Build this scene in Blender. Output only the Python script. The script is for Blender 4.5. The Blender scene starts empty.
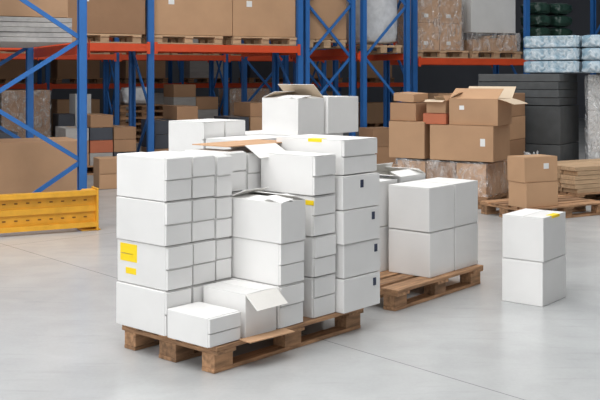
import bpy, bmesh, math, random
from mathutils import Vector, Matrix, noise
random.seed(7)
S = bpy.context.scene
COL = S.collection
S.view_settings.view_transform = 'Standard'

# ------------------------------------------------------------------ materials
def nt(name):
    m = bpy.data.materials.new(name); m.use_nodes = True
    t = m.node_tree; b = t.nodes['Principled BSDF']
    return m, t, b

def surf(name, col, rough=0.6, metal=0.0, var=0.06, scale=4.0, bump=0.0, bscale=60.0, objvar=0.05, stretch=None, bdist=.004):
    m, t, b = nt(name)
    N = t.nodes.new; L = t.links.new
    tc = N('ShaderNodeTexCoord'); mp = N('ShaderNodeMapping')
    if stretch: mp.inputs['Scale'].default_value = stretch
    oi = N('ShaderNodeObjectInfo')
    add = N('ShaderNodeVectorMath'); add.operation = 'ADD'
    L(tc.outputs['Object'], add.inputs[0])
    sc = N('ShaderNodeMath'); sc.operation = 'MULTIPLY'; sc.inputs[1].default_value = 37.0
    L(oi.outputs['Random'], sc.inputs[0]); L(sc.outputs[0], add.inputs[1])
    L(add.outputs[0], mp.inputs['Vector'])
    n = N('ShaderNodeTexNoise'); n.inputs['Scale'].default_value = scale; n.inputs['Detail'].default_value = 6
    L(mp.outputs[0], n.inputs['Vector'])
    mr = N('ShaderNodeMapRange'); mr.inputs[1].default_value = .3; mr.inputs[2].default_value = .7
    mr.inputs[3].default_value = 1 - var; mr.inputs[4].default_value = 1 + var
    L(n.outputs[0], mr.inputs[0])
    ov = N('ShaderNodeMapRange'); ov.inputs[3].default_value = 1 - objvar; ov.inputs[4].default_value = 1 + objvar
    L(oi.outputs['Random'], ov.inputs[0])
    mu = N('ShaderNodeMath'); mu.operation = 'MULTIPLY'; L(mr.outputs[0], mu.inputs[0]); L(ov.outputs[0], mu.inputs[1])
    vm = N('ShaderNodeVectorMath'); vm.operation = 'SCALE'; vm.inputs[0].default_value = col
    L(mu.outputs[0], vm.inputs['Scale']); L(vm.outputs[0], b.inputs['Base Color'])
    b.inputs['Roughness'].default_value = rough; b.inputs['Metallic'].default_value = metal
    if bump > 0:
        n2 = N('ShaderNodeTexNoise'); n2.inputs['Scale'].default_value = bscale
        L(mp.outputs[0], n2.inputs['Vector'])
        bp = N('ShaderNodeBump'); bp.inputs['Strength'].default_value = bump; bp.inputs['Distance'].default_value = bdist
        L(n2.outputs[0], bp.inputs['Height']); L(bp.outputs[0], b.inputs['Normal'])
    return m

WHITE = surf('white_cardboard', (.775, .768, .755), .6, var=.035, scale=3, bump=.5, bscale=6, objvar=.05, bdist=.010)
INNERW = surf('pale_flap_inside', (.75, .73, .69), .8, var=.04, scale=5, bump=.2)
INNER = surf('raw_cardboard_inner', (.62, .50, .37), .8, var=.06, scale=5, bump=.2)
BROWN = surf('brown_cardboard', (.50, .30, .17), .8, var=.07, scale=2.5, bump=.4, bscale=8, objvar=.14, bdist=.008)
BROWND = surf('dark_brown_cardboard', (.37, .21, .115), .8, var=.08, scale=2.5, bump=.4, bscale=8, objvar=.12, bdist=.008)
RUST = surf('reddish_cardboard', (.46, .14, .07), .8, var=.08)
WOOD = surf('pallet_wood', (.34, .19, .10), .8, var=.42, scale=6, bump=.5, bscale=30, objvar=.40, stretch=(1, 6, 6))
WOODL = surf('light_timber', (.56, .38, .23), .75, var=.14, scale=6, bump=.3, bscale=30, objvar=.14, stretch=(1, 6, 6))
BLUE = surf('blue_rack_paint', (.025, .14, .42), .45, var=.06, objvar=.03)
ORANGE = surf('orange_rack_paint', (.68, .075, .018), .5, var=.07, objvar=.06)
YELLOW = surf('yellow_guard_paint', (.76, .38, .03), .45, var=.12, scale=8)
LABY = surf('yellow_label_paper', (.95, .68, .01), .6, var=.03, objvar=0)
LABW = surf('white_label_paper', (.80, .80, .79), .6, var=.02, objvar=0)
LABB = surf('dark_label_print', (.03, .04, .08), .5, var=.05, objvar=0)
TAPE = surf('packing_tape', (.50, .36, .22), .3, var=.05)
TAPEW = surf('clear_packing_tape', (.70, .69, .67), .25, var=.03)
CHAR = surf('charcoal_foam_board', (.07, .076, .08), .8, var=.12, scale=8, objvar=.22)
GREYB = surf('grey_board', (.40, .38, .36), .7, var=.1, objvar=.15, stretch=(1, 5, 5))
PALE = surf('plain_pale_grey_carton', (.60, .60, .59), .7, var=.03, objvar=.05)
GREEN = surf('dark_green_sack', (.022, .055, .042), .3, var=.25, bump=1.0, bscale=9, bdist=.02)
METAL = surf('dull_steel', (.30, .31, .33), .4, metal=.7)
HOLE = surf('punched_slot_in_steel', (.22, .10, .015), .8)
WALL = surf('wall_paint', (.10, .105, .12), .9, var=.1, scale=.5)
WALLG = surf('wall_paint_light', (.14, .15, .175), .9, var=.1, scale=.5)
DARKM = surf('dark_machine_paint', (.06, .065, .08), .5, var=.1)
WBALE = surf('white_plastic_bale', (.66, .67, .68), .25, var=.12, scale=9, bump=1.0, bscale=8, bdist=.02)

def packmat():
    m, t, b = nt('pale_blue_wrapped_pack')
    N = t.nodes.new; L = t.links.new
    tc = N('ShaderNodeTexCoord'); v = N('ShaderNodeTexNoise'); v.inputs['Scale'].default_value = 12; v.inputs['Detail'].default_value = 4; v.inputs['Distortion'].default_value = .8
    L(tc.outputs['Object'], v.inputs['Vector'])
    r = N('ShaderNodeValToRGB'); r.color_ramp.elements[0].color = (.20, .33, .43, 1); r.color_ramp.elements[0].position = .34
    r.color_ramp.elements[1].color = (.58, .66, .71, 1); r.color_ramp.elements[1].position = .64
    L(v.outputs[0], r.inputs[0]); L(r.outputs[0], b.inputs['Base Color'])
    bp = N('ShaderNodeBump'); bp.inputs['Strength'].default_value = .8; bp.inputs['Distance'].default_value = .04
    L(v.outputs[0], bp.inputs['Height']); L(bp.outputs[0], b.inputs['Normal'])
    b.inputs['Roughness'].default_value = .22
    return m
PACK = packmat()

def film(name, col, lo, hi):
    m, t, b = nt(name)
    N = t.nodes.new; L = t.links.new
    tc = N('ShaderNodeTexCoord'); mp = N('ShaderNodeMapping'); mp.inputs['Scale'].default_value = (1, 1, .6); mp.inputs['Rotation'].default_value = (.45, .3, .2)
    L(tc.outputs['Object'], mp.inputs[0])
    n = N('ShaderNodeTexNoise'); n.inputs['Scale'].default_value = 9; n.inputs['Detail'].default_value = 2; n.inputs['Distortion'].default_value = .8
    L(mp.outputs[0], n.inputs['Vector'])
    bp = N('ShaderNodeBump'); bp.inputs['Strength'].default_value = 1; bp.inputs['Distance'].default_value = .16
    L(n.outputs[0], bp.inputs['Height']); L(bp.outputs[0], b.inputs['Normal'])
    n2 = N('ShaderNodeTexNoise'); n2.inputs['Scale'].default_value = 7; n2.inputs['Detail'].default_value = 2; n2.inputs['Distortion'].default_value = 1; L(mp.outputs[0], n2.inputs['Vector'])
    mr = N('ShaderNodeMapRange'); mr.inputs[1].default_value = .42; mr.inputs[2].default_value = .68; mr.inputs[3].default_value = lo; mr.inputs[4].default_value = hi
    L(n2.outputs[0], mr.inputs[0]); L(mr.outputs[0], b.inputs['Alpha'])
    b.inputs['Base Color'].default_value = (*col, 1); b.inputs['Roughness'].default_value = .08
    b.inputs['Specular IOR Level'].default_value = 1.0
    b.inputs['Coat Weight'].default_value = 1.0; b.inputs['Coat Roughness'].default_value = .05
    return m
FILM = film('stretch_film', (.90, .88, .86), .12, .44)
FILMT = film('thick_stretch_film', (.86, .88, .90), .26, .52)

def floormat():
    m, t, b = nt('polished_concrete')
    N = t.nodes.new; L = t.links.new
    tc = N('ShaderNodeTexCoord')
    def noi(s, d, dist=0, mp=None):
        n = N('ShaderNodeTexNoise'); n.inputs['Scale'].default_value = s; n.inputs['Detail'].default_value = d
        n.inputs['Distortion'].default_value = dist
        if mp:
            q = N('ShaderNodeMapping'); q.inputs['Scale'].default_value = mp[0]; q.inputs['Rotation'].default_value = (0, 0, mp[1])
            L(tc.outputs['Object'], q.inputs[0]); L(q.outputs[0], n.inputs['Vector'])
        else: L(tc.outputs['Object'], n.inputs['Vector'])
        return n
    a = noi(.7, 8, .8); c = noi(3.5, 8, .5); f = noi(45, 2); s = noi(2.0, 6, .2, ((1, 7, 1), .75)); s3 = noi(3.0, 3, .4, ((1, 26, 1), -.5))
    r = N('ShaderNodeValToRGB')
    r.color_ramp.elements[0].position = .34; r.color_ramp.elements[0].color = (.445, .455, .457, 1)
    r.color_ramp.elements[1].position = .62; r.color_ramp.elements[1].color = (.505, .514, .516, 1)
    L(a.outputs[0], r.inputs[0])
    def mul(src, lo, hi, node, a0=.3, a1=.7):
        mr = N('ShaderNodeMapRange'); mr.inputs[1].default_value = a0; mr.inputs[2].default_value = a1
        mr.inputs[3].default_value = lo; mr.inputs[4].default_value = hi; L(node.outputs[0], mr.inputs[0])
        s = N('ShaderNodeVectorMath'); s.operation = 'SCALE'; L(src, s.inputs[0]); L(mr.outputs[0], s.inputs['Scale']); return s.outputs[0]
    col = mul(r.outputs[0], .95, 1.02, c, .35, .62); col = mul(col, .98, 1.02, f); col = mul(col, .93, 1.0, s, .30, .42); col = mul(col, .87, 1.0, s3, .26, .33)
    for (nx, ny, c0, w) in ((.75, .661, 3.97, .004), (-.661, .75, 8.6, .004), (.75, .661, 9.9, .005)):
        d = N('ShaderNodeVectorMath'); d.operation = 'DOT_PRODUCT'; L(tc.outputs['Object'], d.inputs[0]); d.inputs[1].default_value = (nx, ny, 0)
        s = N('ShaderNodeMath'); s.operation = 'SUBTRACT'; L(d.outputs['Value'], s.inputs[0]); s.inputs[1].default_value = c0
        ab = N('ShaderNodeMath'); ab.operation = 'ABSOLUTE'; L(s.outputs[0], ab.inputs[0])
        g = N('ShaderNodeMath'); g.operation = 'GREATER_THAN'; L(ab.outputs[0], g.inputs[0]); g.inputs[1].default_value = w
        mr = N('ShaderNodeMapRange'); mr.inputs[3].default_value = .5; mr.inputs[4].default_value = 1; L(g.outputs[0], mr.inputs[0])
        s2 = N('ShaderNodeVectorMath'); s2.operation = 'SCALE'; L(col, s2.inputs[0]); L(mr.outputs[0], s2.inputs['Scale']); col = s2.outputs[0]
    L(col, b.inputs['Base Color'])
    b.inputs['Roughness'].default_value = .25
    bp = N('ShaderNodeBump'); bp.inputs['Strength'].default_value = .02; bp.inputs['Distance'].default_value = .01
    L(c.outputs[0], bp.inputs['Height']); L(bp.outputs[0], b.inputs['Normal'])
    return m
FLOOR = floormat()

# ------------------------------------------------------------------ mesh helpers
def mk(name, bm, mats, parent=None, loc=(0, 0, 0), rz=0.0, smooth=False, bevel=0):
    me = bpy.data.meshes.new(name); bmesh.ops.recalc_face_normals(bm, faces=bm.faces[:])
    bm.to_mesh(me); bm.free()
    for m in (mats if isinstance(mats, (list, tuple)) else [mats]): me.materials.append(m)
    if smooth:
        for p in me.polygons: p.use_smooth = True
    o = bpy.data.objects.new(name, me); COL.objects.link(o)
    o.location = loc; o.rotation_euler = (0, 0, rz)
    if parent: o.parent = parent
    if bevel:
        md = o.modifiers.new('bevel', 'BEVEL'); md.width = bevel; md.segments = 2; md.limit_method = 'ANGLE'
    return o

def addbox(bm, lo, hi):
    lo = Vector(lo); hi = Vector(hi)
    vs = [bm.verts.new((x, y, z)) for z in (lo.z, hi.z) for y in (lo.y, hi.y) for x in (lo.x, hi.x)]
    for f in ((0, 2, 3, 1), (4, 5, 7, 6), (0, 1, 5, 4), (2, 6, 7, 3), (0, 4, 6, 2), (1, 3, 7, 5)):
        bm.faces.new([vs[i] for i in f])

def boxes(name, lst, mats, **k):
    bm = bmesh.new()
    for lo, hi in lst: addbox(bm, lo, hi)
    return mk(name, bm, mats, **k)

def prism(name, p0, p1, d, l, th, mats, parent, inner_up=True, sag=0.0):
    p0, p1, d = Vector(p0), Vector(p1), Vector(d).normalized()
    n = (p1 - p0).cross(d).normalized()
    if n.z < 0: n = -n
    bm = bmesh.new(); segs = 4; top = []; bot = []
    for i in range(segs + 1):
        f = i / segs; off = d * l * f - Vector((0, 0, 1)) * sag * f * f
        top.append((bm.verts.new(p0 + off + n * th), bm.verts.new(p1 + off + n * th)))
        bot.append((bm.verts.new(p0 + off), bm.verts.new(p1 + off)))
    for i in range(segs):
        f = bm.faces.new((top[i][0], top[i][1], top[i + 1][1], top[i + 1][0])); f.material_index = 1 if inner_up else 0
        f = bm.faces.new((bot[i][0], bot[i + 1][0], bot[i + 1][1], bot[i][1])); f.material_index = 0 if inner_up else 1
        bm.faces.new((top[i][0], top[i + 1][0], bot[i + 1][0], bot[i][0]))
        bm.faces.new((top[i][1], bot[i][1], bot[i + 1][1], top[i + 1][1]))
    bm.faces.new((top[0][0], bot[0][0], bot[0][1], top[0][1])); bm.faces.new((top[-1][0], top[-1][1], bot[-1][1], bot[-1][0]))
    return mk(name, bm, mats, parent=parent)

def tag(o, label, cat, group=None):
    o['label'] = label; o['category'] = cat
    if group: o['group'] = group
    return o

def uv(phi):
    a = math.radians(phi); return Vector((math.cos(a), math.sin(a))), Vector((-math.sin(a), math.cos(a)))

def carton(near, phi, lu, lv, h, z, label, mat=WHITE, inner=INNER, seam='end', opened=None, labels=(), group=None,
           jit=0.0, name='cardboard_box', cat='box', tape=False):
    u, v = uv(phi)
    c = Vector(near) + u * lu / 2 + v * lv / 2
    rz = math.radians(phi + random.uniform(-jit, jit))
    t = .004; te = .014; X, Y = lu / 2, lv / 2
    if opened is None:
        topz = h - (t if seam in ('top', 'both') else 0)
        y0 = -Y + (te if seam in ('end', 'both') else 0)
        o = boxes(name, [((-X, y0, 0), (X, Y, topz))], mat, loc=(c.x, c.y, z), rz=rz, bevel=.005)
    else:
        w = .005
        bm = bmesh.new()
        addbox(bm, (-X, -Y, 0), (X, Y, w)); addbox(bm, (-X, -Y, w), (X, -Y + w, h)); addbox(bm, (-X, Y - w, w), (X, Y, h))
        addbox(bm, (-X, -Y + w, w), (-X + w, Y - w, h)); addbox(bm, (X - w, -Y + w, w), (X, Y - w, h))
        for f in bm.faces:
            q = f.calc_center_median()
            if abs(q.x) < X - .002 and abs(q.y) < Y - .002 and .001 < q.z < h - .001: f.material_index = 1
        o = mk(name, bm, [mat, inner], loc=(c.x, c.y, z), rz=rz)
    def slab(lo, hi, m=mat, nm='flap'):
        return boxes(nm, [(lo, hi)], m, parent=o)
    if opened is None and seam in ('end', 'both'):
        g = random.uniform(.006, .011); r = random.uniform(-.006, .006); k = random.uniform(0, .004)
        slab((-X + .004, -Y - .001 - k, h / 2 + g / 2 + r), (X - .004, -Y + te, h - .006))
        slab((-X + .004, -Y + random.uniform(-.001, .003), .005), (X - .004, -Y + te, h / 2 - g / 2 + r))
    if opened is None and seam in ('top', 'both'):
        g = .003
        if lu >= lv:
            slab((-X + .001, -Y + .001, h - t), (X - .001, -g, h)); slab((-X + .001, g, h - t), (X - .001, Y - .001, h))
            if tape: slab((-X + .004, -.025, h), (X - .004, .025, h + .0008), TAPE if mat is not WHITE else TAPEW, 'tape')
        else:
            slab((-X + .001, -Y + .001, h - t), (-g, Y - .001, h)); slab((g, -Y + .001, h - t), (X - .001, Y - .001, h))
            if tape: slab((-.025, -Y + .004, h), (.025, Y - .004, h + .0008), TAPE if mat is not WHITE else TAPEW, 'tape')
    if opened:
        for side, ang, ln, sag in opened:
            a = math.radians(ang)
            if side == '-x': P = ((-X, -Y, h), (-X, Y, h), (-math.cos(a), 0, math.sin(a)))
            if side == '+x': P = ((X, -Y, h), (X, Y, h), (math.cos(a), 0, math.sin(a)))
            if side == '-y': P = ((-X, -Y, h), (X, -Y, h), (0, -math.cos(a), math.sin(a)))
            if side == '+y': P = ((-X, Y, h), (X, Y, h), (0, math.cos(a), math.sin(a)))
            prism('flap', P[0], P[1], P[2], ln, .004, [mat, inner], o, inner_up=(ang < 90), sag=sag)
    for face, s0, s1, z0, z1, lm in labels:
        e = .0015
        if face == 'L': lo, hi = (-X - e, -Y + s0, z0), (-X, -Y + s1, z1)
        elif face == 'R': lo, hi = (-X + s0, -Y - .003 - e, z0), (-X + s1, -Y - .0, z1)
        else: lo, hi = (-X + s0, -Y + z0, h), (-X + s1, -Y + z1, h + e)
        boxes('label', [(lo, hi)], lm, parent=o)
    return tag(o, label, cat, group)

# ------------------------------------------------------------------ pallets
def wm(name, sx, sy, sz):
    bm = bmesh.new(); addbox(bm, (-sx / 2, -sy / 2, -sz / 2), (sx / 2, sy / 2, sz / 2))
    bmesh.ops.bevel(bm, geom=bm.edges[:], offset=.003, segments=1, affect='EDGES')
    me = bpy.data.meshes.new(name); bmesh.ops.recalc_face_normals(bm, faces=bm.faces[:]); bm.to_mesh(me); bm.free(); return me
PM = {}
def pm(key, sx, sy, sz, mat):
    k = (key, sx, sy, mat.name)
    if k not in PM:
        me = wm(key, sx, sy, sz); me.materials.append(mat); PM[k] = me
    return PM[k]
def pallet(near, phi, label='worn brown wooden pallet standing on the floor', z=0.0, swap=False, mat=WOOD, group='wooden pallets', L0=1.2):
    u, v = uv(phi); lu, lv = (0.8, L0) if swap else (L0, 0.8)
    c = Vector(near) + u * lu / 2 + v * lv / 2
    e = bpy.data.objects.new('pallet', None); e.empty_display_size = .2; COL.objects.link(e)
    e.location = (c.x, c.y, z); e.rotation_euler = (0, 0, math.radians(phi + (90 if swap else 0)))
    def part(nm, me, loc, r=0):
        o = bpy.data.objects.new(nm, me); COL.objects.link(o); o.parent = e; o.location = loc
        o.rotation_euler = (0, 0, r)
    for y in (-.3275, .3275): part('bottom_board', pm('bb', L0, .098, .022, mat), (0, y, .011))
    part('bottom_board', pm('bb', L0, .145, .022, mat), (0, 0, .011))
    xe = L0 / 2 - .0725
    for x in (-xe, 0, xe):
        for y in (-.3275, 0, .3275):
            part('block', pm('bk', .140, .098 if y else .14, .078, mat), (x, y, .061))
        o = part('stringer_board', pm('sb', .8, .145, .022, mat), (x, 0, .111), math.pi / 2)
    for y, w in ((-.3275, .145), (-.165, .1), (0, .145), (.165, .1), (.3275, .145)):
        part('deck_board', pm('db', L0, w, .022, mat), (0, y + random.uniform(-.004, .004), .133), random.uniform(-.004, .004))
    return tag(e, label, 'pallet', group)

# ------------------------------------------------------------------ racks
def cpost(name, h, parent, loc, w=.10, d=.07, flip=1):
    t = .008; s = flip
    bm = bmesh.new()
    addbox(bm, (-w / 2, -t / 2 * 1, 0), (w / 2, t / 2, h))
    addbox(bm, (-w / 2, min(0, s * d), 0), (-w / 2 + t, max(0, s * d), h)); addbox(bm, (w / 2 - t, min(0, s * d), 0), (w / 2, max(0, s * d), h))
    addbox(bm, (-w / 2, min(s * d, s * (d + t)), 0), (-w / 4, max(s * d, s * (d + t)), h)); addbox(bm, (w / 4, min(s * d, s * (d + t)), 0), (w / 2, max(s * d, s * (d + t)), h))
    return mk(name, bm, BLUE, parent=parent, loc=loc)
def rod(name, a, b, w, th, parent, mat):
    a, b = Vector(a), Vector(b); L = (b - a).length
    bm = bmesh.new(); addbox(bm, (0, -w / 2, -th / 2), (L, w / 2, th / 2))
    o = mk(name, bm, mat, parent=parent)
    o.location = a; o.rotation_mode = 'QUATERNION'; o.rotation_quaternion = (b - a).to_track_quat('X', 'Z')
    return o
def rack(start, ang, bays, depth, levels, H, label, z0=.0, bstep=.65, xbrace=False, deck=False):
    e = bpy.data.objects.new('pallet_rack', None); COL.objects.link(e); e.location = (start[0], start[1], 0)
    e.rotation_euler = (0, 0, math.radians(ang))
    xs = [0]
    for b in bays: xs.append(xs[-1] + b)
    for x in xs:
        for y, fl in ((0, 1), (depth, -1)):
            cpost('upright_post', H, e, (x, y, 0.008), flip=fl)
            boxes('foot_plate', [((x - .08, y - .07 , 0), (x + .08, y + .07, .008))], METAL, parent=e)
        z = z0; k = 0
        while z + bstep < H:
            y0, y1 = (.07, depth - .07) if k % 2 == 0 else (depth - .07, .07)
            rod('brace', (x, y1, z + .02), (x, y0, z + bstep - .02), .03, .045, e, BLUE)
            if xbrace: rod('brace', (x + .035, y0, z + .02), (x + .035, y1, z + bstep - .02), .03, .045, e, BLUE)
            z += bstep; k += 1
    for i, b in enumerate(bays):
        for zl in levels:
            for y in (-.03, depth + .03):
                x0, x1 = xs[i] + .055, xs[i + 1] - .055
                boxes('beam', [((x0, y - .025, zl - .12), (x1, y + .02, zl)), ((x0, y - .028, zl - .05), (x1, y - .025, zl - .03)),
                               ((x0 - .02, y - .032, zl - .16), (x0 + .035, y - .025, zl + .03)), ((x1 - .035, y - .032, zl - .16), (x1 + .02, y - .025, zl + .03))],
                      ORANGE, parent=e)
    return tag(e, label, 'shelving')

def wrap(near, phi, lu, lv, h, z, mat=FILM, label='crumpled clear stretch film wrapped around stacked goods', amp=.016):
    u, v = uv(phi); c = Vector(near) + u * lu / 2 + v * lv / 2
    bm = bmesh.new(); addbox(bm, (-lu / 2, -lv / 2, 0), (lu / 2, lv / 2, h))
    bmesh.ops.delete(bm, geom=[f for f in bm.faces if abs(f.calc_center_median().z) < 1e-4], context='FACES_ONLY')
    bmesh.ops.subdivide_edges(bm, edges=bm.edges[:], cuts=24, use_grid_fill=True)
    for w in bm.verts:
        n = Vector((w.co.x / lu, w.co.y / lv, 0)); n = n.normalized() if n.length else n
        d = noise.noise(Vector((w.co.x * 9, w.co.y * 9, w.co.z * 4 + w.co.x * 6)) + Vector((near[0], 0, 0))) * amp + amp * 1.12
        w.co += n * d + Vector((0, 0, d * .5 if w.co.z > h * .9 else 0))
    return tag(mk('plastic_wrap', bm, mat, loc=(c.x, c.y, z), rz=math.radians(phi), smooth=True), label, 'plastic wrap')

# ------------------------------------------------------------------ structure
def struct(name, lo, hi, mat):
    o = boxes(name, [(lo, hi)], mat); o['kind'] = 'structure'; return o
struct('floor', (-15, -8, -.2), (20, 36, 0), FLOOR)
struct('wall_back', (-15, 36, 0), (20, 36.2, 8), WALLG)
struct('wall_left', (-15.2, -8, 0), (-15, 36.2, 8), WALL)
struct('wall_right', (20, -8, 0), (20.2, 36.2, 8), WALL)
struct('ceiling', (-15.2, -8, 8), (20.2, 36.2, 8.2), WALLG)

# ------------------------------------------------------------------ MAIN PALLET with white boxes
PH = 48.5; U, V = uv(PH); F0 = Vector((-.437, 5.16)); DK = .145
pallet(F0, PH, 'worn brown wooden pallet carrying many stacks of white boxes', L0=1.26)
def P(a, b): return F0 + U * a + V * b
G1 = 'white boxes on the loaded pallet'
lab_end = 'closed white cardboard box with horizontal end seam stacked on pallet'
H = .246
for i in range(4):
    labs = []
    lb = lab_end
    if i == 1:
        labs = [('L', .26, .41, .125, .225, LABY), ('L', .268, .36, .055, .09, LABY), ('L', .30, .40, .165, .170, LABW)]
        lb = 'white cardboard box with a bright yellow label, stacked on a pallet'
    carton(P(-.035 + random.uniform(-.006, .006), .36 + random.uniform(0, .004)) , PH, .187, .44, H - .004, DK + i * H, lb, labels=labs, group=G1, jit=.8)
for k, a in enumerate((.163, .350, .487, .69, .875)):
    for i in range(4):
        hh = (H - .005, H - .008, H - .006, H - .010, H - .006)[k]
        carton(P(a + random.uniform(-.002, .002), (.368, .374, .448, .455, .52)[k] + random.uniform(-.004, .004)), PH, (.174, .128, .19, .175, .115)[k], (.43, .42, .345, .34, .27)[k], hh, DK + i * (hh + .004), lab_end, group=G1, jit=.4)
sh = boxes('cardboard_sheet', [((-.36, -.16, 0), (.24, .16, .006))], [BROWN], loc=(*P(.92, .655), DK + .999), rz=math.radians(PH + 1))
prism('flap', (-.22, -.16, .001), (.06, -.16, .001), (0, -math.cos(.45), -math.sin(.45)), .14, .004, [WHITE, INNERW], sh, sag=.01)
tag(sh, 'flat brown cardboard sheet with a pale drooping flap on white boxes', 'cardboard sheet')
carton(P(-.045, .012), PH, .235, .335, .158, DK, 'low flat white cardboard box on the pallet corner', seam='end', group=G1)
carton(P(.225, .012), PH, .245, .335, .235, DK, 'opened white cardboard box with one small flap hanging down its side', inner=INNERW,
       seam='top', opened=[('-x', 179, .122, 0), ('+x', 178.5, .122, 0), ('-y', -40, .115, .0)], group=G1)
o = boxes('cardboard_sheet', [((-.18, -.045, 0), (.15, .045, .006))], BROWN, loc=(*P(.35, -.05), DK + .002), rz=math.radians(PH - 4))
tag(o, 'small loose strip of brown cardboard sticking out on the pallet edge', 'cardboard sheet')
for i in range(3):
    if i < 2:
        carton(P(.487 + .006 * i, 0), PH, .205, .42, .238, DK + i * .242, lab_end, group=G1, jit=.8)
    else:
        carton(P(.487, -.01), PH, .208, .42, .225, DK + i * .242, 'white cardboard box with a loosely lifted lid', inner=INNERW, opened=[('-x', 172, .106, 0), ('+x', 160, .10, 0), ('-y', 170, .15, 0), ('+y', 158, .14, 0)], group=G1, jit=1)
HG = .241
for i in range(4):
    labs = [('L', .0, .07, .185, .213, LABY)] if i == 2 else []
    carton(P(.79 + random.uniform(-.008, .008), random.uniform(0, .012)), PH, .198, .43, HG - .005, DK + i * HG, lab_end if not labs else 'white cardboard box with yellow tape at its upper corner', seam='both', labels=labs, group=G1, jit=.9)
for j, b in enumerate((-.045, .245)):
    z = DK
    for i in range(4):
        s = (.29, .30, .28, .17)[i]
        labs = [('R', s, s + .026, .125, .172, LABB), ('R', s + .028, s + .042, .13, .168, LABW)] if j == 0 else []
        carton(P(1.005 + (0, .016, .002, .012)[i], b + (0, .010, .004, .014)[i] * (1 - j)), PH, .365, .26, .201, z, 'white cardboard box with small dark label, overhanging the pallet edge' if j == 0 else lab_end,
               seam='top', labels=labs, group=G1, jit=1.0)
        z += .206
carton(P(1.05, .0), PH, .345, .55, .215, z, 'larger white cardboard box with yellow tape on top of stack', seam='both', labels=[('T', .01, .05, .17, .28, LABY), ('L', .17, .28, .195, .2148, LABY)], group=G1, jit=1)

# ------------------------------------------------------------------ rear pallet
PB = 50; U2, V2 = uv(PB); B0 = Vector((-.413, 7.1))
def Q(a, b): return B0 + U2 * a + V2 * b
pallet(B0, PB, 'wooden pallet behind the stacked white boxes')
G2 = 'white boxes on the rear pallet'
lab2 = 'white cardboard box stacked on a pallet behind other boxes'
for a in (.0, .235):
    for i in range(4):
        carton(Q(a, .41), PB, .225, .385, .268, DK + i * .271, lab2, seam='both', group=G2, jit=.5)
for (a, b, w_) in ((0, 0, .385), (.41, 0, .385), (.81, 0, .385), (.48, .41, .34), (.84, .41, .34)):
    for i in range(4):
        carton(Q(a, b), PB, w_, .385, .238, DK + i * .241, lab2, seam='top', group=G2, jit=.5)
zt = DK + 4 * .241
carton(Q(.62, .0), PB, .32, .375, .285, zt, 'opened white box with a lifted pale brown flap on rear stack', opened=[('-x', 172, .16, 0), ('+x', 140, .17, 0), ('-y', 172, .1, 0), ('+y', 158, .14, .0)], group=G2)
carton(Q(.965, -.02), PB, .41, .395, .295, zt, 'closed white box on top of the rear stack', seam='top', group=G2, tape=True)

# ------------------------------------------------------------------ right pallet
PR = 50; UR, VR = uv(PR); R0 = Vector((.653, 6.53))
def R(a, b): return R0 + UR * a + VR * b
pallet(R0, PR, 'wooden pallet half loaded with white boxes', L0=1.14)
G3 = 'white boxes on the half loaded pallet'
lab3 = 'white cardboard box on a half loaded wooden pallet'
for k, a in enumerate((.47, .815)):
    for i in range(2):
        carton(R(a, .05), PR, .332, .355, .315, DK + i * .32, lab3, seam='top', group=G3, jit=1)
carton(R(.30, .44), PR, .34, .34, .325, DK, lab3, seam='top', group=G3, jit=.5)
carton(R(.30, .44), PR, .34, .34, .33, DK + .329, lab3, seam='top', group=G3, jit=1)
carton(R(.68, .44), PR, .34, .34, .325, DK, lab3, seam='top', group=G3)
carton(R(.68, .44), PR, .34, .34, .34, DK + .329, 'opened white box with loose raised flaps', inner=INNERW, opened=[('-x', 20, .11, .02), ('+x', 155, .1, 0), ('-y', 160, .1, 0), ('+y', 120, .08, 0)], group=G3)

for i in range(2):
    carton((1.654, 6.67), 52, .39, .305, .301, i * .304, 'white cardboard box stacked directly on the concrete floor', seam='top' , group='two white boxes on the floor', jit=.8,
           labels=[('T', .14, .27, .0, .045, LABY), ('R', .14, .27, .285, .3008, LABY)] if i else [])

# ------------------------------------------------------------------ brown box cluster
BP = 58; UB, VB = uv(BP)
n0 = Vector((2.19, 11.47))
pallet(n0, BP, 'wooden pallet under film-wrapped brown cartons', swap=True)
GB = 'brown cartons in the wrapped pile'
for j in range(3):
    carton(n0 + UB * .02 + VB * (.02 + j * .39), BP, .76, .375, .385, DK, 'brown cardboard box wrapped in clear film', mat=(BROWN, BROWND, BROWN)[j], seam='top', group=GB, tape=True)
wrap(n0 + UB * .01 + VB * .01, BP, .78, 1.18, .385, .15, label='clear stretch film around the bottom brown cartons', amp=.026, mat=FILM)
n2 = n0 + UB * .0 + VB * (-.03) + Vector((.03, -.02))
def tilt(o, x, y): o.rotation_euler.x = math.radians(x); o.rotation_euler.y = math.radians(y); return o
carton(n2, BP, .6, .80, .42, .56, 'large brown cardboard box with a white paper label', mat=BROWN, seam='top', group=GB, tape=True, labels=[('L', .10, .16, .18, .27, LABW)], jit=1.5)
carton(n2 + VB * .87, BP, .55, .48, .45, .56, 'closed brown cardboard box on the wrapped pile', mat=BROWN, seam='top', group=GB, tape=True, jit=3)
carton(n2 + VB * -.04 + UB * .06, BP, .5, .61, .31, .985, 'large open brown cardboard box with spread flaps on the pile', mat=BROWN,
       opened=[('-x', 150, .24, .0), ('+x', 45, .2, 0), ('-y', -12, .20, .02), ('+y', 150, .15, .0)], group=GB, labels=[('L', .42, .48, .18, .23, LABW)], jit=1)
carton(n2 + VB * .98 + UB * .03, BP, .4, .36, .22, 1.015, 'small brown cardboard box on top of the pile', mat=BROWND, seam='top', group=GB, tape=True, jit=4)
tilt(carton(n2 + VB * 1.0 + UB * .05, BP, .32, .30, .10, 1.255, 'flat carton lying slightly askew on top of the pile', mat=BROWN, seam='top', group=GB, tape=True, jit=10), 3, -2)
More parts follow.
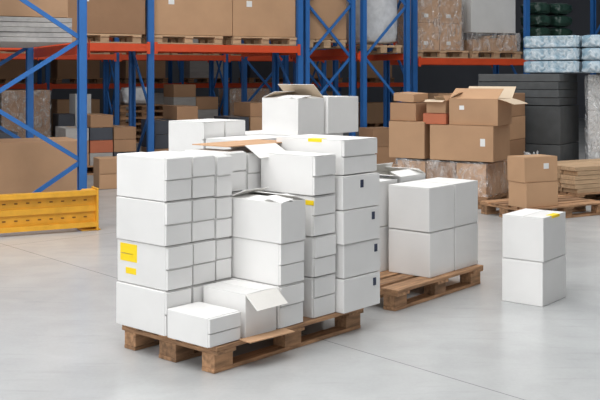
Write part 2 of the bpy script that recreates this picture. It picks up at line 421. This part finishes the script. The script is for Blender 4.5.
carton(n2 + VB * .60 + UB * .03, BP, .3, .30, .13, .985, 'small reddish brown carton on a larger box', mat=RUST, seam='top', group=GB)
carton(n2 + VB * .61 + UB * .05, BP, .28, .25, .15, 1.12, 'small light brown open carton on a reddish carton', mat=BROWN, opened=[('-x', 10, .08, .03), ('+x', 150, .08, 0), ('-y', 120, .07, 0), ('+y', 20, .08, .03)], group=GB, jit=5)
carton(n0 + VB * 1.27 + UB * .1, BP, .5, .28, .42, 0.0, 'brown carton standing beside the wrapped pile', mat=BROWN, seam='top', group=GB, tape=True, jit=1)
n3 = n0 + UB * .98 + VB * .12
pallet(n3, BP, 'wooden pallet stacked with brown cartons behind the wrapped pile', swap=True)
for j in range(3):
    for i in range(4 if j < 2 else 3):
        if j == 2 and i == 2: continue
        carton(n3 + UB * .03 + VB * (.02 + j * .39), BP, .72, .37, .297, DK + i * .30, 'brown carton stacked on a pallet behind other cartons', mat=(BROWN, BROWND)[(i + j) % 2], seam='top', group='brown cartons on the back pallet', tape=True, jit=1)
def sack(c, ang, sx, sy, sz, z, mat, name, label, cat, group, p_=.55, amp=.06, fr=3):
    bm = bmesh.new(); bmesh.ops.create_uvsphere(bm, u_segments=36, v_segments=24, radius=1)
    for w in bm.verts:
        p = w.co.copy()
        q = Vector([math.copysign(abs(t) ** p_, t) for t in p])
        q *= 1 - amp + amp * noise.noise(p * fr + Vector((c[0], c[1], z)))
        w.co = Vector((q.x * sx / 2, q.y * sy / 2, q.z * sz / 2 + sz / 2))
    return tag(mk(name, bm, mat, loc=(c[0], c[1], z), rz=math.radians(ang), smooth=True), label, cat, group)
sack((2.80, 11.82), 20, .38, .40, .72, 0.01, FILMT, 'plastic_wrap', 'loose heap of crumpled clear film beside brown cartons', 'plastic wrap', None, p_=.8, amp=.34, fr=4)

pallet((2.45, 10.5), 30, 'wooden pallet with two brown boxes standing on it')
for i in range(2):
    carton((2.43 + i * -.01, 10.53), 30, .47, .28, .272, DK + i * .274, 'small brown cardboard box with a white label on a pallet', mat=BROWN, seam='top', tape=True,
           labels=[('R', .27, .34, .14, .2, LABW)] if i else [], group='two brown boxes on a pallet', jit=3)
u30, v30 = uv(30)
T0 = Vector((3.2, 11.83)) + u30 * .12 - v30 * .07
pallet(T0, 30, 'wooden pallet under a stack of light timber boards', mat=WOOD)
for i in range(6):
    for j in range(3):
        q = T0 + u30 * random.uniform(-.03, .03) + v30 * (.01 + j * .26)
        c = q + u30 * .6 + v30 * .12
        o = boxes('timber_board', [((-.6, -.12, 0), (.6, .12, .050))], WOODL, loc=(c.x, c.y, DK + i * .054), rz=math.radians(30 + random.uniform(-.3, .3)), bevel=.003)
        tag(o, 'light raw timber board in a stack on a pallet', 'timber board', 'stack of light timber boards')

d0 = Vector((3.42, 12.95))
pallet(d0, BP, 'wooden pallet under charcoal foam boards', swap=True)
def foam(v0, w, h, z, s='none', jt=.3):
    o = carton(d0 + VB * v0, BP, .85, w, h, z, '', mat=CHAR, seam=s, name='foam_board_pack', cat='foam board', jit=jt)
    tag(o, 'charcoal grey foam board pack stacked on a pallet', 'foam board', 'charcoal foam board packs')
for i in range(2): foam(-.02, .74, .505, DK + i * .513, 'none', .5); foam(.73, .40, .505, DK + i * .513, 'none', .3)
for i in range(4): foam(0, 1.13, .10, DK + 1.03 + i * .106, 'none', 1.0)
ztop = DK + 1.455
d1 = d0 + UB * .5 - VB * .99
pallet(d1, BP, 'wooden pallet under a film-wrapped load')
for i in range(3):
    carton(d1 + UB * .05 + VB * .02, BP, 1.05, .74, .477, DK + i * .481, 'pale carton inside a film-wrapped pallet load', mat=WHITE, seam='top', group='film-wrapped pale cartons')
wrap(d1 + UB * .03, BP, 1.09, .78, 1.41, .15, mat=FILMT, label='thick cloudy stretch film around a pale pallet load', amp=.014)
for lay in range(3):
    for k in range(2):
        for j in range(2):
            q = d0 + UB * (.40 + j * .42) + VB * (.18 - k * .80)
            sack(q, BP, .42, .80, .172, ztop + .003 + lay * .170, PACK, 'wrapped_pack',
                 'pale blue-grey plastic-wrapped pack in a pile', 'pack', 'pile of pale blue wrapped packs', p_=.18, amp=.05, fr=5)

# ------------------------------------------------------------------ left: yellow guard
def guard():
    e = bpy.data.objects.new('rack_guard_rail', None); COL.objects.link(e)
    e.location = (-2.13, 10.08, 0); e.rotation_euler = (0, 0, math.radians(27))
    for x in (-.05, -1.6):
        boxes('guard_post', [((x - .06, -.05, .01), (x + .06, .05, .41)), ((x - .1, -.12, 0), (x + .1, .1, .012))], YELLOW, parent=e, bevel=.006)
    z0, z1 = .04, .41
    zm = (z0 + z1) / 2
    boxes('rail', [((-1.85, -.075, z0), (.0, -.062, z1)), ((-1.85, -.14, z1 - .014), (.0, -.075, z1)), ((-1.85, -.14, z0), (.0, -.075, z0 + .014)),
                   ((-1.85, -.14, z1 - .05), (.0, -.128, z1 - .014)), ((-1.85, -.14, z0 + .014), (.0, -.128, z0 + .05)),
                   ((-1.85, -.10, zm - .03), (.0, -.075, zm + .03))], YELLOW, parent=e)
    for k in range(15):
        x = -.1 - k * .115
        for zc in (zm + .085, zm - .085):
            boxes('slot', [((x - .016, -.078, zc - .007), (x + .016, -.075, zc + .007))], HOLE, parent=e)
    boxes('end_plate', [((.0, -.15, .0), (.02, .06, .43))], YELLOW, parent=e, bevel=.004)
    return tag(e, 'orange-yellow steel guard beam in front of a rack', 'guard rail')
guard()

# ------------------------------------------------------------------ racks
rack((-2.31, 10.55), 117, [2.7], 1.1, [1.93], 4.5, 'blue upright pallet rack with orange beams behind a yellow guard', bstep=.655)
rack((-4.80, 14.54), 27, [2.7, 2.7], 1.05, [2.08], 4.5, 'blue and orange pallet rack carrying large brown cartons', bstep=1.0)
rack((.97, 17.6), 117, [2.7], 1.0, [2.06], 4.5, 'blue pallet rack end frame with crossing diagonal braces', bstep=.95, xbrace=True)
rack((2.0, 18.05), 117, [2.7], 1.0, [1.98], 4.5, 'blue pallet rack end frame with diagonal braces', bstep=.95)
rack((2.17, 18.45), 27, [2.7, 2.7], 1.05, [1.9], 4.5, 'blue and orange pallet rack holding film-wrapped goods', bstep=1.2)
rack((-9.0, 20.0), 27, [2.7] * 4, 1.0, [2.05], 4.5, 'blue and orange pallet rack with assorted cartons and stacked pallets', bstep=1.2, xbrace=True)
rack((-9.6, 23.2), 27, [1.8] * 8, 1.0, [1.35, 2.6], 4.5, 'blue and orange pallet rack deep inside the hall', bstep=1.5)

g, nn = uv(27); RB = Vector((-4.80, 14.54))
def SB(a, b): return RB + g * a + nn * b
GS = 'large brown cartons on the rack shelf'
lbS = 'large brown cardboard carton on a pallet on the rack shelf'
for a, w, h, m in ((1.36, 1.27, 1.1, BROWND), (2.77, 1.38, 1.2, BROWN), (4.16, 1.18, 1.1, BROWN)):
    pallet(SB(a, .05), 27, 'wooden pallet on the rack shelf under a carton', z=2.085, mat=WOODL, group='pallets on the rack shelf')
    carton(SB(a, .08), 27, w, .8, h, 2.235, lbS, mat=m, seam='top', group=GS, labels=[('R', .25, .35, .5, .6, LABW)])
pallet(SB(.07, .05), 27, 'wooden pallet on the rack shelf under a carton', z=2.085, mat=WOODL, group='pallets on the rack shelf')
carton(SB(.1, .08), 27, 1.22, .8, .7, 2.235, lbS, mat=BROWND, seam='top', group=GS)
pallet(Vector((.13, 17.28)), 27, 'wooden pallet on the rack shelf under a brown carton', z=2.065, swap=True, mat=WOODL, group='pallets on the rack shelf')
carton(Vector((.14, 17.30)), 27, .78, 1.0, 1.1, 2.215, lbS, mat=BROWN, seam='top', group=GS)
wb = Vector((1.18, 17.76))
pallet(wb, 27, 'wooden pallet on the rack shelf under a white bale', z=1.985, swap=True, mat=WOODL, group='pallets on the rack shelf')
u27, v27 = uv(27)
c = wb + u27 * .4 + v27 * .55
sack(c, 27, .80, 1.0, 1.15, 2.135, WBALE, 'bale', 'white film-wrapped bale on a pallet in the rack', 'bale', None, p_=.22, amp=.05, fr=6)
for i in range(5):
    q = Vector((-2.45, 10.75)); o = boxes('grey_board_sheet', [((0, 0.05, 0), (2.4, 1.0, .05))], GREYB, loc=(q.x, q.y, 1.935 + i * .054), rz=math.radians(117 + random.uniform(-1, 1)), bevel=.003)
    tag(o, 'grey weathered board sheet stacked on the rack shelf', 'board', 'stack of grey boards on the shelf')
carton(Vector((-2.45, 10.75)) - u27 * .98 + v27 * .06, 27, .90, 1.6, .5, 2.21, 'brown carton lying on grey board sheets', mat=BROWN, seam='top')
carton((-3.42, 10.56), 27, 1.08, .76, .84, 0, 'large plain brown carton standing on the floor inside the rack', mat=BROWN, seam='top')
GM = 'assorted cartons deep in the racks'
g2 = Vector((2.17, 18.45))
def SE(a, b): return g2 + g * a + nn * b
pallet(SE(.08, .05), 27, 'wooden pallet on the shelf under wrapped brown cartons', z=1.905, mat=WOODL, group='pallets on the rack shelf')
for i in range(2):
    for j in range(2):
        carton(SE(.10 + j * .52, .08), 27, .51, .7, .52, 2.055 + i * .523, 'brown carton in a film-wrapped pallet load', mat=BROWN, seam='top', group='wrapped brown cartons on the shelf', labels=[('R', .15, .25, .1, .17, LABW)], jit=1)
wrap(SE(.09, .07), 27, 1.05, .72, 1.04, 2.056, mat=FILM, amp=.025)
pallet(SE(1.38, .05), 27, 'wooden pallet on the shelf under a low wrapped pile', z=1.905, mat=WOODL, group='pallets on the rack shelf')
for j in range(3):
    if j == 1:
        carton(SE(1.40 + j * .37, .08), 27, .35, .6, .24, 2.055, 'small open brown carton under crumpled film', mat=BROWN, opened=[('-x', 150, .12, 0), ('+x', 140, .12, 0), ('-y', 170, .1, .0), ('+y', 120, .1, 0)], group='low wrapped cartons on the shelf')
    else:
        carton(SE(1.40 + j * .37, .08), 27, .35, .6, .22 + .05 * j, 2.055, 'low brown carton under crumpled film', mat=BROWN, seam='top', group='low wrapped cartons on the shelf')
wrap(SE(1.39, .07), 27, 1.12, .62, .34, 2.056, mat=FILM, amp=.03)
carton(SE(1.45, .2), 27, 1.1, .45, .75, 2.42, 'plain pale grey carton on top of a wrapped pile', mat=PALE, seam='top')
pallet(SE(3.0, .05), 27, 'wooden pallet on the shelf under green sacks', z=1.905, mat=WOODL, group='pallets on the rack shelf')
for lay in range(4):
    for j in range(2):
        q = SE(3.28 + j * .56 + random.uniform(-.015, .015), .45); sack(q, 27 + random.uniform(-3, 3), .54, .7, .28, 2.055 + lay * .255, GREEN, 'sack', 'dark green lumpy wrapped bag piled on a rack shelf', 'sack', 'dark green bags on the shelf', p_=.6, amp=.14, fr=4)

# ---- goods standing below the shelves
def load(a, b, layers, mats, h, w2=2, lab='carton on a pallet below the rack shelf', base=SB):
    pallet(base(a, b), 27, 'wooden pallet with cartons below the rack shelf')
    wd = 1.16 / w2
    for i in range(layers):
        for j in range(w2):
            if i == layers - 1 and (j == w2 - 1 or (i * 3 + j) % 4 == 1) and layers > 1: continue
            carton(base(a, b) + g * (.02 + j * wd) + nn * .03, 27, wd - .02, .72, h - .004, DK + i * h, lab, mat=mats[(i * w2 + j) % len(mats)], seam='top', group=GM, tape=True, jit=.8)
load(1.35, .15, 4, (BROWND, GREYB, DARKM, BROWND, RUST), .20, 3)
load(2.80, .15, 4, (BROWND, DARKM, GREYB, DARKM, RUST), .23, 3)
load(4.12, .15, 4, (BROWND, DARKM, BROWN, DARKM, PALE), .24, 3)
load(.05, .15, 2, (BROWND, BROWND, DARKM), .28)
load(.6, .1, 3, (BROWND, BROWN, DARKM), .36, base=SE)
misc = [(-2.75, 13.5, .5, .4, .42, BROWN), (-2.15, 14.25, .35, .3, .22, RUST), (-1.55, 14.5, .4, .35, .3, DARKM), (-1.78, 15.2, .35, .3, .3, DARKM), (-1.0, 15.5, .4, .35, .42, GREYB), (-.45, 15.85, .45, .4, .5, BROWN), (1.25, 17.0, .5, .45, .65, BROWND)]
for (x, y, a, b, h, m) in misc:
    carton((x, y), 27, a, b, h, 0.0, 'assorted closed carton standing on the floor below the racks', mat=m, seam='both', group=GM, tape=True, jit=5)
FR = Vector((-9.0, 20.0))
def SF(a, b): return FR + g * a + nn * b
for bay in range(4):
    for s in range(2):
        a = bay * 2.7 + .1 + s * 1.27; kind = (bay * 2 + s) % 4
        pallet(SF(a, .1), 27, 'wooden pallet on the floor in the rack row')
        if kind == 0:
            for i in range(5): pallet(SF(a, .1), 27 , 'empty wooden pallet in a stack inside the rack', z=(i + 1) * .146)
            sack(SF(a + .5, .5), 20, .8, .6, .45, 6 * .146, WBALE, 'bale', 'white film-wrapped bale on stacked pallets', 'bale', None, p_=.4, amp=.12, fr=3)
        elif kind == 1:
            for i in range(4):
                for j in range(2 if i < 3 else 1):
                    carton(SF(a + .03 + j * .58, .12), 27, .56, .7, .30, DK + i * .303, 'carton in an uneven load inside the rack', mat=(BROWND, RUST, GREYB)[(i + j) % 3], seam='top', group=GM, jit=1)
        elif kind == 2:
            carton(SF(a + .05, .12), 27, 1.05, .7, 1.1, DK, 'tall brown carton wrapped in film inside the rack', mat=BROWND, seam='top', group=GM)
            wrap(SF(a + .04, .11), 27, 1.07, .72, 1.08, .15, mat=FILM)
        else:
            for j, hh in enumerate((.55, 1.0, .4)):
                carton(SF(a + .03 + j * .38, .15), 27, .36, .6, hh, DK, 'assorted goods carton inside the rack', mat=(DARKM, PALE, RUST)[j], seam='top', group=GM, jit=1)
        pallet(SF(a, .1), 27, 'wooden pallet on the high rack shelf', z=2.055, mat=WOODL)
        if (bay + s) % 2:
            carton(SF(a + .04, .12), 27, 1.08, .7, .95, 2.205, 'large carton on a pallet on a high shelf', mat=(BROWN, GREYB)[s], seam='top', group=GM)
        else:
            for j in range(2):
                carton(SF(a + .03 + j * .58, .12), 27, .55, .7, (.7, .9)[j], 2.205, 'carton on a pallet on a high shelf', mat=(BROWND, BROWN)[j], seam='top', group=GM)
FG = Vector((-9.6, 23.2))
for bay in range(8):
    for lv_, zl in enumerate((0, 1.355)):
        m = (BROWND, GREYB, BROWND, DARKM, BROWN)[(bay * 2 + lv_ * 3) % 5]
        q = FG + g * (bay * 1.8 + .25) + nn * .12
        pallet(q, 27, 'wooden pallet deep inside the hall rack', z=zl)
        carton(q + g * .03 + nn * .03, 27, 1.1, .72, (.95, .6, .8)[(bay + lv_) % 3], zl + DK, 'large carton on a pallet deep inside the hall rack', mat=m, seam='top', group=GM)

# ------------------------------------------------------------------ lights
def area(name, loc, sx, sy, power, rot=(0, 0, 0), col=(1, 1, 1)):
    l = bpy.data.lights.new(name, 'AREA'); l.shape = 'RECTANGLE'; l.size = sx; l.size_y = sy; l.energy = power; l.color = col
    o = bpy.data.objects.new(name, l); COL.objects.link(o); o.location = loc; o.rotation_euler = rot; return o
area('skylight_near', (-2.5, 3.5, 7.6), 9, 5, 740, col=(1, .998, .99))
area('skylight_middle', (2, 10.5, 7.6), 14, 3, 640, col=(1, .99, .97))
area('skylight_far', (0, 18, 7.6), 16, 2.5, 190, col=(1, .98, .95))
area('skylight_back', (2, 27, 7.6), 16, 3, 75, col=(.95, .98, 1))
d = Vector((0, 6, .8)) - Vector((-9, -3, 5.5))
l = area('side_fill_light', (-9, -3, 5.5), 5, 4, 560, col=(1, .998, .99)); l.rotation_euler = d.to_track_quat('-Z', 'Y').to_euler()  # added fill lamp to brighten left-facing box sides; no window modelled here
w = bpy.data.worlds.new('hall_light'); S.world = w; w.use_nodes = True
w.node_tree.nodes['Background'].inputs[0].default_value = (.97, .985, 1, 1); w.node_tree.nodes['Background'].inputs[1].default_value = .97

# ------------------------------------------------------------------ camera
cam = bpy.data.cameras.new('camera'); co = bpy.data.objects.new('camera', cam); COL.objects.link(co)
co.location = (0, 0, 1.58); co.rotation_euler = (math.pi / 2, 0, 0)
cam.sensor_width = 36; cam.lens = 58.8; cam.shift_y = -125 / 600
S.camera = co
